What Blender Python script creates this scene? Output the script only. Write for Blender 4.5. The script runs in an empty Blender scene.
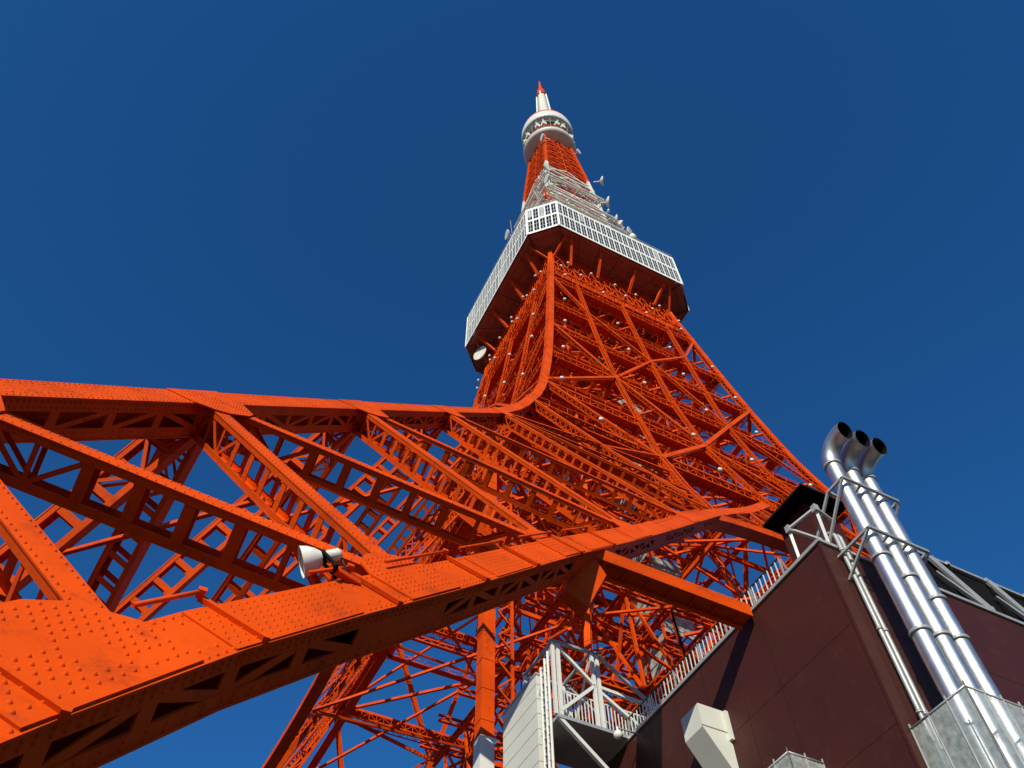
import bpy, math, random
from mathutils import Vector as V, Matrix
S = bpy.context.scene
COL = S.collection
R = math.radians
rnd = random.Random(7)

# ------------------------------------------------------------ camera, sky, sun, exposure
cam = bpy.data.cameras.new("camera"); camo = bpy.data.objects.new("camera", cam); COL.objects.link(camo)
_r, _u, _f = ((0.8913661, -0.4532052, -0.0084588), (-0.3760803, -0.7498363, 0.5443428), (0.2530417, 0.4820275, 0.8388202))
camo.matrix_world = Matrix(((_r[0], _u[0], -_f[0], -46.8987), (_r[1], _u[1], -_f[1], -63.0499), (_r[2], _u[2], -_f[2], 1.6), (0, 0, 0, 1)))
cam.sensor_width = 36; cam.lens = 29.465; cam.clip_start = 0.1; cam.clip_end = 6000
S.camera = camo
CAMP = V((-46.9, -63.05, 1.6))
SUN = V((-0.80, -1.0, 0.71)).normalized()
W = bpy.data.worlds.new("World"); S.world = W; W.use_nodes = True
nt = W.node_tree; bg = nt.nodes["Background"]
sky = nt.nodes.new("ShaderNodeTexSky"); sky.sky_type = 'NISHITA'; sky.sun_disc = False
sky.sun_elevation = math.asin(SUN.z); sky.sun_rotation = math.atan2(SUN.x, SUN.y) % (2*math.pi)
sky.altitude = 0; sky.air_density = 1.0; sky.dust_density = 0.0; sky.ozone_density = 4.0
tint = nt.nodes.new("ShaderNodeMixRGB"); tint.blend_type = 'MULTIPLY'; tint.inputs[0].default_value = 1.0
tint.inputs[2].default_value = (0.32, 1.08, 1.70, 1)      # deep polarised winter blue
tcw = nt.nodes.new("ShaderNodeTexCoord"); sep = nt.nodes.new("ShaderNodeSeparateXYZ"); mrw = nt.nodes.new("ShaderNodeMapRange")
nt.links.new(tcw.outputs["Generated"], sep.inputs[0]); nt.links.new(sep.outputs["Z"], mrw.inputs["Value"])
mrw.inputs["From Min"].default_value = 0.02; mrw.inputs["From Max"].default_value = 0.32      # the low sky stays pale
nt.links.new(mrw.outputs[0], tint.inputs[0])
nt.links.new(sky.outputs[0], tint.inputs[1]); nt.links.new(tint.outputs[0], bg.inputs[0]); bg.inputs[1].default_value = 0.07
sl = bpy.data.lights.new("sun", 'SUN'); sl.energy = 5.0; sl.angle = R(0.5); sl.color = (1.0, 0.965, 0.80)
so = bpy.data.objects.new("sun", sl); COL.objects.link(so)
so.rotation_euler = SUN.to_track_quat('Z', 'Y').to_euler(); so.location = (-200, -250, 200)
S.view_settings.view_transform = 'Standard'; S.view_settings.look = 'None'
S.view_settings.exposure = 0.0; S.view_settings.gamma = 1.0

# ------------------------------------------------------------ materials
def mat(name, col, rough=0.5, metal=0.0, var=0.12, scale=1.2, bump=0.0, bscale=30, dirt=None, spec=0.5, fine=None):
    m = bpy.data.materials.new(name); m.use_nodes = True
    n = m.node_tree; b = n.nodes["Principled BSDF"]
    b.inputs["Roughness"].default_value = rough; b.inputs["Metallic"].default_value = metal
    b.inputs["Specular IOR Level"].default_value = spec
    tc = n.nodes.new("ShaderNodeTexCoord")
    no = n.nodes.new("ShaderNodeTexNoise"); no.inputs["Scale"].default_value = scale; no.inputs["Detail"].default_value = 6
    n.links.new(tc.outputs["Object"], no.inputs["Vector"])
    cr = n.nodes.new("ShaderNodeValToRGB")
    cr.color_ramp.elements[0].position = 0.3; cr.color_ramp.elements[1].position = 0.7
    cr.color_ramp.elements[0].color = tuple(max(0, c*(1-var)) for c in col)+(1,)
    cr.color_ramp.elements[1].color = tuple(min(1, c*(1+var)) for c in col)+(1,)
    n.links.new(no.outputs["Fac"], cr.inputs["Fac"])
    out = cr.outputs[0]
    if dirt:
        n2 = n.nodes.new("ShaderNodeTexNoise"); n2.inputs["Scale"].default_value = scale*3.1; n2.inputs["Detail"].default_value = 10
        n2.inputs["Roughness"].default_value = 0.75
        n.links.new(tc.outputs["Object"], n2.inputs["Vector"])
        c2 = n.nodes.new("ShaderNodeValToRGB"); c2.color_ramp.elements[0].position = 0.52; c2.color_ramp.elements[1].position = 0.72
        n.links.new(n2.outputs["Fac"], c2.inputs["Fac"])
        mu = n.nodes.new("ShaderNodeMath"); mu.operation = 'MULTIPLY'; mu.inputs[1].default_value = dirt[1]
        n.links.new(c2.outputs[0], mu.inputs[0])
        mx = n.nodes.new("ShaderNodeMixRGB"); mx.inputs[2].default_value = tuple(dirt[0])+(1,)
        n.links.new(mu.outputs[0], mx.inputs[0]); n.links.new(out, mx.inputs[1]); out = mx.outputs[0]
    n.links.new(out, b.inputs["Base Color"])
    if bump:
        nb = n.nodes.new("ShaderNodeTexNoise"); nb.inputs["Scale"].default_value = bscale; nb.inputs["Detail"].default_value = 4
        n.links.new(tc.outputs["Object"], nb.inputs["Vector"])
        bp = n.nodes.new("ShaderNodeBump"); bp.inputs["Strength"].default_value = bump; bp.inputs["Distance"].default_value = 0.02
        n.links.new(nb.outputs["Fac"], bp.inputs["Height"]); n.links.new(bp.outputs[0], b.inputs["Normal"])
    return m
ORANGE = mat("orange_paint", (0.625, 0.0615, 0.0012), 0.6, var=0.16, scale=0.55, bump=0.3, bscale=7, dirt=((0.24, 0.030, 0.008), 0.8), spec=0.08)
WHITE = mat("white_paint", (0.64, 0.63, 0.59), 0.5, var=0.05, scale=0.7, dirt=((0.45, 0.42, 0.36), 0.35))
GALV = mat("galvanised_steel", (0.40, 0.40, 0.39), 0.45, metal=0.35, var=0.12, scale=4, dirt=((0.25, 0.22, 0.2), 0.3))
STEEL = mat("stainless_steel", (0.60, 0.60, 0.60), 0.46, metal=1.0, var=0.14, scale=2.2, dirt=((0.34, 0.33, 0.31), 0.35), bump=0.12, bscale=6)
BROWN = mat("brown_cladding", (0.053, 0.0125, 0.0088), 0.55, var=0.10, scale=0.6, bump=0.05, bscale=3, dirt=((0.09, 0.036, 0.028), 0.35), spec=0.22)
BLACK = mat("black_paint_and_pipe_shade", (0.008, 0.0065, 0.0065), 0.8, var=0.2, spec=0.1)
SOFFIT = mat("red_brown_soffit", (0.36, 0.115, 0.070), 0.7, var=0.15, scale=0.5, dirt=((0.1, 0.04, 0.03), 0.5))
GLASS = mat("dark_window_glass", (0.010, 0.014, 0.022), 0.2, var=0.4, scale=0.4, spec=0.3)
GREY = mat("grey_mesh_cladding", (0.30, 0.29, 0.26), 0.8, var=0.45, scale=1.3, dirt=((0.06, 0.05, 0.04), 0.7))
DISH = mat("dish_white", (0.70, 0.67, 0.60), 0.6, var=0.12, dirt=((0.30, 0.26, 0.20), 0.5))
RUBBER = mat("cable_black", (0.02, 0.018, 0.018), 0.6)
SEAM = mat("seam_dark", (0.22, 0.21, 0.2), 0.7)
PANEL = mat("ivory_panel", (0.60, 0.585, 0.52), 0.5, var=0.04, scale=0.8)
ASPH = mat("asphalt", (0.05, 0.046, 0.042), 0.9, var=0.25, scale=2, bump=0.3)
DECKW = mat("deck_white", (0.82, 0.81, 0.76), 0.5, var=0.04, scale=0.7, dirt=((0.5, 0.47, 0.40), 0.3))
BLIND = mat("pale_blind", (0.26, 0.27, 0.27), 0.6, var=0.3, scale=0.5)
CONC = mat("concrete", (0.33, 0.31, 0.28), 0.85, var=0.12, scale=1)
LAMPG = mat("lamp_glass", (0.72, 0.68, 0.62), 0.2, var=0.05)
def cover_mat():
    m = bpy.data.materials.new("clear_plastic_sheet"); m.use_nodes = True
    n = m.node_tree; b = n.nodes["Principled BSDF"]
    b.inputs["Base Color"].default_value = (0.46, 0.50, 0.48, 1); b.inputs["Roughness"].default_value = 0.3
    b.inputs["Alpha"].default_value = 0.5
    tc = n.nodes.new("ShaderNodeTexCoord"); no = n.nodes.new("ShaderNodeTexNoise"); no.inputs["Scale"].default_value = 5; no.inputs["Detail"].default_value = 6
    n.links.new(tc.outputs["Object"], no.inputs["Vector"])
    mr = n.nodes.new("ShaderNodeMapRange"); mr.inputs["To Min"].default_value = 0.42; mr.inputs["To Max"].default_value = 0.68
    mr.inputs["From Min"].default_value = 0.35; mr.inputs["From Max"].default_value = 0.65
    n.links.new(no.outputs["Fac"], mr.inputs["Value"]); n.links.new(mr.outputs[0], b.inputs["Alpha"])
    bp = n.nodes.new("ShaderNodeBump"); bp.inputs["Strength"].default_value = 0.5; bp.inputs["Distance"].default_value = 0.05
    n.links.new(no.outputs["Fac"], bp.inputs["Height"]); n.links.new(bp.outputs[0], b.inputs["Normal"])
    return m
COVER = cover_mat()

# ------------------------------------------------------------ mesh builder
class MB:
    def __init__(s): s.v = []; s.f = []; s.m = []; s.mats = []; s.sm = []
    def mi(s, m):
        if m not in s.mats: s.mats.append(m)
        return s.mats.index(m)
    def poly(s, pts, m, smooth=False):
        k = len(s.v); s.v += [tuple(p) for p in pts]; s.f.append(tuple(range(k, k+len(pts)))); s.m.append(s.mi(m)); s.sm.append(smooth)
    def hexa(s, c, m):       # 8 corners: bottom 4 (ccw), top 4
        k = len(s.v); s.v += [tuple(p) for p in c]; i = s.mi(m)
        for q in ((0, 3, 2, 1), (4, 5, 6, 7), (0, 1, 5, 4), (1, 2, 6, 5), (2, 3, 7, 6), (3, 0, 4, 7)):
            s.f.append(tuple(k+j for j in q)); s.m.append(i); s.sm.append(False)
    def bar(s, p0, p1, u, n, w, d, m):   # centred bar; w along u, d along n
        p0 = V(p0); p1 = V(p1); u = u*(w/2); n = n*(d/2)
        s.hexa([p0-u-n, p0+u-n, p0+u+n, p0-u+n, p1-u-n, p1+u-n, p1+u+n, p1-u+n], m)
    def beam(s, p0, p1, w, d, m, up=V((0, 0, 1))):
        p0 = V(p0); p1 = V(p1); t = (p1-p0)
        if t.length < 1e-5: return
        t.normalize()
        n = up - up.dot(t)*t
        if n.length < 1e-3: n = V((1, 0, 0)) - t.x*t
        n.normalize(); s.bar(p0, p1, t.cross(n), n, w, d, m)
    def box(s, a, b, m):
        x0, y0, z0 = a; x1, y1, z1 = b
        s.hexa([(x0, y0, z0), (x1, y0, z0), (x1, y1, z0), (x0, y1, z0), (x0, y0, z1), (x1, y0, z1), (x1, y1, z1), (x0, y1, z1)], m)
    def tube(s, pts, r, m, seg=10, caps=True):
        pts = [V(p) for p in pts]; rs = r if isinstance(r, (list, tuple)) else [r]*len(pts)
        k0 = len(s.v); i = s.mi(m); ref = None
        for j, p in enumerate(pts):
            t = (pts[min(j+1, len(pts)-1)]-pts[max(j-1, 0)])
            if t.length < 1e-9: t = V((0, 0, 1))
            t.normalize()
            if ref is None: ref = V((1, 0, 0)) if abs(t.x) < .9 else V((0, 1, 0))
            a = (ref-ref.dot(t)*t).normalized(); ref = a; b = t.cross(a)
            for q in range(seg):
                an = 2*math.pi*q/seg; s.v.append(tuple(p+(a*math.cos(an)+b*math.sin(an))*rs[j]))
        for j in range(len(pts)-1):
            for q in range(seg):
                A = k0+j*seg+q; B = k0+j*seg+(q+1) % seg
                s.f.append((A, B, B+seg, A+seg)); s.m.append(i); s.sm.append(True)
        if caps:
            s.f.append(tuple(k0+q for q in range(seg))[::-1]); s.m.append(i); s.sm.append(False)
            e = k0+(len(pts)-1)*seg; s.f.append(tuple(e+q for q in range(seg))); s.m.append(i); s.sm.append(False)
    def rivet(s, p, n, m, r=0.029):
        n = n.normalized(); a = n.orthogonal().normalized(); b = n.cross(a); k = len(s.v); i = s.mi(m)
        for q in range(6):
            an = q*math.pi/3; s.v.append(tuple(p+(a*math.cos(an)+b*math.sin(an))*r))
        for q in range(6):
            an = q*math.pi/3; s.v.append(tuple(p+(a*math.cos(an)+b*math.sin(an))*r*.55+n*r*.75))
        for q in range(6):
            s.f.append((k+q, k+(q+1) % 6, k+6+(q+1) % 6, k+6+q)); s.m.append(i); s.sm.append(True)
        s.f.append(tuple(k+6+q for q in range(6))); s.m.append(i); s.sm.append(True)
    def build(s, name, parent=None, loc=None, rz=0.0):
        me = bpy.data.meshes.new(name); me.from_pydata(s.v, [], s.f)
        for m in s.mats: me.materials.append(m)
        me.polygons.foreach_set("material_index", s.m); me.polygons.foreach_set("use_smooth", s.sm)
        me.update()
        o = bpy.data.objects.new(name, me); COL.objects.link(o)
        if loc is not None: o.location = loc
        if rz: o.rotation_euler = (0, 0, rz)
        if parent is not None: o.parent = parent
        return o
def tag(o, label=None, cat=None, group=None, kind=None):
    for k, v in (("label", label), ("category", cat), ("group", group), ("kind", kind)):
        if v: o[k] = v
    return o
def empty(name, loc=(0, 0, 0), parent=None):
    o = bpy.data.objects.new(name, None); COL.objects.link(o); o.location = loc
    if parent: o.parent = parent
    return o

# ------------------------------------------------------------ the ground
g = MB(); g.poly([(-3000, -3000, 0), (3000, -3000, 0), (3000, 3000, 0), (-3000, 3000, 0)], ASPH)
tag(g.build("ground"), kind="structure")
g = MB(); g.box((-80, -85, 0.004), (80, 75, 0.12), ASPH)
tag(g.build("pavement"), kind="structure")

# ------------------------------------------------------------ tower profile
PR = [(0, 59.2), (14.7, 51.4), (20.7, 48.2), (29, 43.8), (39.2, 38.4), (49.1, 33.2), (54.7, 30.4), (60, 28.0), (65.5, 25.8), (71, 23.6), (77.5, 21.6), (84, 20.0), (91, 18.6), (102, 16.95), (112, 15.6), (125, 14.0), (134, 12.8), (140, 12.2)]
VR = [(0, 51.6), (5.9, 47.9), (8.5, 46.1), (12.2, 43.0), (17.7, 38.6), (25, 32.5), (34, 25.2), (43, 17.9), (52, 9.6), (63, 0.0)]
def lerp(T, z):
    if z <= T[0][0]: return T[0][1]
    for (a, p), (b, q) in zip(T, T[1:]):
        if z <= b: return p+(q-p)*(z-a)/(b-a)
    return T[-1][1]
w = lambda z: lerp(PR, z)
vv = lambda z: lerp(VR, z)
def fn(z):                   # outward normal of the south face at height z
    s = (w(z+.5)-w(z-.5)); return V((0, -1, -s)).normalized()
FP = lambda x, z: V((x, -w(z), z))
def RZ(k): return Matrix.Rotation(k*math.pi/2, 3, 'Z')

def lattice(mb, p0, p1, n, wd=0.42, d=0.9, style='B', t=0.03, lac=False, rv=0, zz=0.0, bt=None):
    """Box member: an outer and an inner flange joined by battens or lacing on both sides. n points outwards."""
    p0 = V(p0); p1 = V(p1); T = p1-p0; L = T.length
    if L < .2: return
    T /= L; n = (n-n.dot(T)*T).normalized(); u = T.cross(n)
    a = min(.13, d*.16)
    for k, off in ((0, -t/2), (1, -d+t/2)):
        c = n*off
        if lac and k == 0:
            for sg in (-1, 1): mb.bar(p0+c+u*sg*(wd*.4), p1+c+u*sg*(wd*.4), u, n, wd*.24, t, ORANGE)
            st = wd*.85; m = max(2, int(L/st))
            for i in range(m):
                q0 = p0+c+T*(i*L/m)+u*(wd*.36)*(1 if i % 2 else -1); q1 = p0+c+T*((i+1)*L/m)-u*(wd*.36)*(1 if i % 2 else -1)
                mb.beam(q0, q1, .08, t*.7, ORANGE, n)
        else: mb.bar(p0+c, p1+c, u, n, wd, t, ORANGE)
    for sg in (-1, 1):
        e = u*(sg*(wd/2-.012-t/2))
        for off in (-t-a/2, -d+t+a/2):
            mb.bar(p0+e+n*off, p1+e+n*off, u, n, t, a, ORANGE)
        h0 = -t-a*.6; h1 = -d+t+a*.6
        sp = (bt or d*.95); m = max(1, round(L/sp))
        for i in range(m+1):
            s = i*L/m
            q = p0+e*0.93+T*s
            end = s < zz or s > L-zz
            if style == 'B' or style == 'N':
                mb.bar(q+n*h0, q+n*h1, T, u, (.09 if end else .2), t*.8, ORANGE)
            if (style in 'ZX' or (style == 'B' and end)) and i < m:
                q2 = p0+e*0.93+T*((i+1)*L/m)
                A, Bq = (h0, h1) if i % 2 else (h1, h0)
                mb.beam(q+n*A, q2+n*Bq, .09, t*.7, ORANGE, u)
                if style == 'X': mb.beam(q+n*Bq, q2+n*A, .09, t*.7, ORANGE, u)
    if rv:
        m = int(L/.16)
        for i in range(m):
            for sg in (-1, 1):
                for k in range(rv):
                    mb.rivet(p0+T*(i*L/m+.08)+u*sg*(wd/2-.06-k*.1)+n*0.0, n, ORANGE)

def chord(mb, pts, ns, us, wd, d, solid=(True, False), rvt=0.0, cell=1.6, webs=False):
    """Heavy riveted box column along pts. n = outward face normal, u = sideways. solid = (minus-u side, plus-u side)."""
    t = .04
    for i in range(len(pts)-1):
        p0, p1 = V(pts[i]), V(pts[i+1]); n0, n1 = ns[i], ns[i+1]; u0, u1 = us[i], us[i+1]
        def q(a0, a1, b0, b1):    # prism between offsets a (along u) and b (along n)
            mb.hexa([p0+u0*a0+n0*b0, p0+u0*a1+n0*b0, p0+u0*a1+n0*b1, p0+u0*a0+n0*b1,
                     p1+u1*a0+n1*b0, p1+u1*a1+n1*b0, p1+u1*a1+n1*b1, p1+u1*a0+n1*b1], ORANGE)
        h = wd/2
        q(-h, h, -t, 0)
        st = d*.29
        if webs: q(-h+.03, h-.03, -d, -d+t)
        else: q(-h+.03, -h+.03+.25*wd, -d, -d+t); q(h-.03-.25*wd, h-.03, -d, -d+t)
        for sgn, so_ in ((-1, solid[0]), (1, solid[1])):
            a = sgn*(h-.05)
            lo, hi = min(a, a-sgn*t), max(a, a-sgn*t)
            if so_: q(lo, hi, -d, -t)
            else:
                q(lo, hi, -t-st, -t); q(lo, hi, -d, -d+st)
                L = (p1-p0).length; m = max(1, round(L/cell)); T = (p1-p0)/L
                if webs and i % 4 == 1: q(lo, hi, -d+st, -t-st); continue
                for j in range(m):
                    f0 = j/m; f1 = (j+1)/m
                    c0 = p0.lerp(p1, f0); c1 = p0.lerp(p1, f1); n = n0.lerp(n1, f0).normalized(); u = u0.lerp(u1, f0).normalized()
                    e = u*(a-sgn*t*.5)
                    mb.bar(c0+e-n*(t+st*.8), c0+e-n*(d-st*.8), T, u, .26, t*.8, ORANGE)
                    A, B = (t+st*.8, d-st*.8) if j % 2 else (d-st*.8, t+st*.8)
                    mb.beam(c0+e-n*A, c1+e-n*B, .13, t*.6, ORANGE, u)
        # inner flange lacing
        L = (p1-p0).length; m = 0 if webs else max(1, round(L/.8))
        for j in range(m):
            c0 = p0.lerp(p1, j/m); c1 = p0.lerp(p1, (j+1)/m); s = 1 if j % 2 else -1
            mb.beam(c0+u0*(h*.6*s)-n0*(d-.02), c1-u0*(h*.6*s)-n0*(d-.02), .1, .03, ORANGE, n0)
        mid = (p0+p1)/2; dist = (mid-CAMP).length
        if rvt and dist < rvt:
            n = (n0+n1).normalized(); u = (u0+u1).normalized(); T = (p1-p0)/L
            s = 0.1; jn = 0
            while s < L:
                c = p0+T*s
                for sg in (-1, 1):
                    mb.rivet(c+u*sg*(h-.07), n, ORANGE)
                    if jn % 2: mb.rivet(c+u*sg*(h-.2), n, ORANGE)
                    if dist < 26:
                        sd = u*sg; x = c+u*sg*(h-.05)
                        mb.rivet(x-n*(t+.08), sd, ORANGE); mb.rivet(x-n*(t+st*.7), sd, ORANGE)
                        if jn % 2: mb.rivet(x-n*(d-.07), sd, ORANGE); mb.rivet(x-n*(d-st*.7), sd, ORANGE)
                s += .15; jn += 1

def hull(P):
    P = sorted(P)
    def half(Q):
        h = []
        for p in Q:
            while len(h) > 1 and (h[-1][0]-h[-2][0])*(p[1]-h[-2][1])-(h[-1][1]-h[-2][1])*(p[0]-h[-2][0]) <= 0: h.pop()
            h.append(p)
        return h[:-1]
    return half(P)+half(P[::-1])
def inpoly(x, y, H, mrg):
    for (a, b), (c, d) in zip(H, H[1:]+H[:1]):
        ex, ey = c-a, d-b; L = math.hypot(ex, ey)
        if L < 1e-6: continue
        if (ex*(y-b)-ey*(x-a))/L < mrg: return False
    return True
def gusset(mb, c, n, ends, cd, r=1.3, lift=.012, wd=.9, arm=.5, rivets=True):
    """Flat riveted joint plate in the face plane: flares from the column (direction cd) to each brace in ends."""
    c = V(c); n = n.normalized(); a = (cd-cd.dot(n)*n).normalized(); b = n.cross(a)
    P = []
    for s in (-1, 1):
        for q in (-1, 1): P.append((s*r*1.15, q*(wd/2-.03)))
    for e in ends:
        D = V(e)-c; D = (D-D.dot(n)*n).normalized(); x, y = D.dot(a), D.dot(b)
        for q in (-1, 1): P.append((x*r*1.25-q*y*arm/2, y*r*1.25+q*x*arm/2))
    H = hull(P); t = .03
    top = [c+a*x+b*y+n*(lift+t) for x, y in H]; bot = [c+a*x+b*y+n*lift for x, y in H]
    mb.poly(top, ORANGE); mb.poly(bot[::-1], ORANGE)
    for i in range(len(H)):
        j = (i+1) % len(H); mb.poly([bot[i], bot[j], top[j], top[i]], ORANGE)
    # deep side plate under the joint
    if rivets and (c-CAMP).length < 48:
        sp = .15 if (c-CAMP).length < 30 else .2
        k = int(r*1.3/sp)+1
        for i in range(-k, k+1):
            for j in range(-k, k+1):
                x, y = i*sp+(j % 2)*sp/2, j*sp*.8
                if inpoly(x, y, H, .07) and ((i//3+j//4) % 3 or not inpoly(x, y, H, .3)): mb.rivet(c+a*x+b*y+n*(lift+t), n, ORANGE)

UZ = [2.6, 7.4, 12.9, 19.6, 28.4, 38.6, 51.0]
LZ = [0.4, 3.1, 6.6, 11.6, 17.8, 24.4, 34.0, 43.0]
tower = empty("lattice_tower")
tag(tower, "tall orange steel lattice tower with a white windowed observation deck and antenna mast", "tower")

def apply(k, pts): M = RZ(k); return [M @ V(p) for p in pts]
cw = .9
def sampled(z0, z1, st):
    n = max(1, round((z1-z0)/st)); return [z0+(z1-z0)*i/n for i in range(n+1)]

# ---- each corner: columns of one leg, then its braces
def corner_column(k):
    mb = MB(); M = RZ(k)
    for z0, z1, wd in ((0, 77.5, .92), (77.5, 138, .86)):
        zs = sorted(set(sampled(z0, z1, 4.0)))
        pts = [M @ V((-w(z)+wd/2-.02, -w(z)-.01, z)) for z in zs]
        ns = [M @ fn(z) for z in zs]; us = [M @ V((1, 0, 0)) for z in zs]
        chord(mb, pts, ns, us, wd, .95, (True, False), rvt=(60 if k == 0 else 0))
        if k == 0 and z0 == 0:
            for a, b, na in zip(pts, pts[1:], ns):
                if 8 < a.z < 36:
                    T = (b-a).normalized(); L = (b-a).length; st = .17; q = 0
                    for j in range(int(L/st)):
                        for h in (-.26, -.09, .09, .26): mb.rivet(a+T*(j*st+(.08 if abs(h) < .1 else 0))+V((h, 0, 0)), na, ORANGE, .02)
    # west cover plate keeps the other outer face closed
    return mb
def face_column(k, flip):
    """Inner column of a leg in an outer face, running on to the middle of that face."""
    mb = MB(); M = RZ(k); s = -1 if not flip else 1
    zs = sampled(0, 34, 2.0)+sampled(37, 61.5, 3.5)
    pts = [M @ V((s*vv(z), -w(z)-.012, z)) for z in zs]
    ns = [M @ fn(z) for z in zs]
    us = []
    for i, p in enumerate(pts):
        a = pts[min(i+1, len(pts)-1)]-pts[max(0, i-1)]; us.append((a.normalized()).cross(ns[i]).normalized()*(-1))
    chord(mb, pts, ns, us, .9, .78, ((False, True) if not flip else (True, False)), rvt=(55 if k == 0 and not flip else 0), cell=1.25, webs=True)
    if k == 0 and not flip:
        for za, zb2 in ((7.9, 9.9), (13.6, 15.2), (18.9, 20.6), (23, 24.6)):
            a, b = V((-vv(za), -w(za)-.012, za)), V((-vv(zb2), -w(zb2)-.012, zb2)); n = fn((za+zb2)/2); T = (b-a).normalized(); u = T.cross(n)
            mb.bar(a+n*.012, b+n*.012, u, n, .84, .02, ORANGE)
            L = (b-a).length
            for j in range(int(L/.15)):
                for h in (-.33, -.22, -.11, 0, .11, .22, .33):
                    mb.rivet(a+T*(j*.15+.07+(.07 if round(h/.11) % 2 else 0))+u*h+n*.022, n, ORANGE, .022)
    return mb
NUM = dict(brace=0)
for k in range(4):
    M = RZ(k)
    leg = corner_column(k).build("leg", tower)
    fcs = [face_column(k, False), face_column((k+3) % 4, True)]
    for fc in fcs: fc.build("inner_column", leg)
    # braces in the two outer faces of this leg
    for side in (0, 1):
        # side 0: face "south" rotated by k; side 1: face "west", the mirror image
        def F(x, z, side=side):
            p = FP(x, z)
            if side: p = V((p.y, p.x, p.z))
            return M @ p
        def N(z, side=side):
            n = fn(z)
            if side: n = V((n.y, n.x, n.z))
            return M @ n
        zz_ = []
        for i, uz in enumerate(UZ):
            zz_.append((i, uz, LZ[i])); zz_.append((i, uz, LZ[i+1]))
        for i, uz, lz in zz_:
            if i == 2 and lz == LZ[2]: uz, lz = 12.7, 7.05
            U = F(-w(uz)+.45, uz); L = F(-vv(lz)-.1, lz); n = (N(uz)+N(lz)).normalized()
            D = (L-U).normalized()
            near = (k == 0 and side == 0)
            off = n*(-.01)
            b = MB()
            lattice(b, U+D*.35+off, L-D*.35+off, n, .40, (.95 if uz < 45 else .8), 'B', rv=(1 if near and uz < 30 else 0), zz=1.9, bt=.88)
            b.build("brace", leg)
        for i, uz in enumerate(UZ):
            gm = MB(); gusset(gm, F(-w(uz)+.45, uz), N(uz), [F(-vv(LZ[i]), LZ[i]), F(-vv(LZ[i+1]), LZ[i+1])], F(-w(uz+2), uz+2)-F(-w(uz-2), uz-2), 1.0 if uz > 7 else .8, arm=.38, rivets=(k == 0 and side == 0)); gm.build("gusset_plate", leg)
        for i, lz in enumerate(LZ[1:-1], 1):
            ups = [F(-w(UZ[i-1]), UZ[i-1])]+([F(-w(UZ[i]), UZ[i])] if i < len(UZ) else [])
            gm = MB(); gusset(gm, F(-vv(lz), lz), N(lz), ups, F(-vv(lz+1), lz+1)-F(-vv(lz-1), lz-1), (.98 if lz < 8 else .8), rivets=(k == 0 and side == 0)); gm.build("gusset_plate", leg)
    # ties between the two inner columns
    for z in (12.2, 17.7, 25, 34, 43):
        ib = MB(); lattice(ib, M @ V((-vv(z)-.2, -w(z)+.9, z)), M @ V((-w(z)+.9, -vv(z)-.2, z)), V((0, 0, 1)), .35, .5, 'Z', bt=.6); ib.build("column_tie", leg)
    for z0, z1 in ((17.7, 25), (25, 34), (34, 43)):
        ib = MB(); ib.beam(M @ V((-vv(z0)-.2, -w(z0)+.9, z0)), M @ V((-w(z1)+.9, -vv(z1)-.2, z1)), .16, .16, ORANGE); ib.build("column_tie", leg)
    for i in (1, 2, 3, 4):
        a = (FP(-w(UZ[i]), UZ[i])+FP(-vv(LZ[i]), LZ[i]))/2+V((0, 1, 0))
        ib = MB(); ib.beam(M @ a, M @ V((a.y, a.x, a.z)), .1, .1, ORANGE); ib.build("tie_rod", leg)

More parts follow.
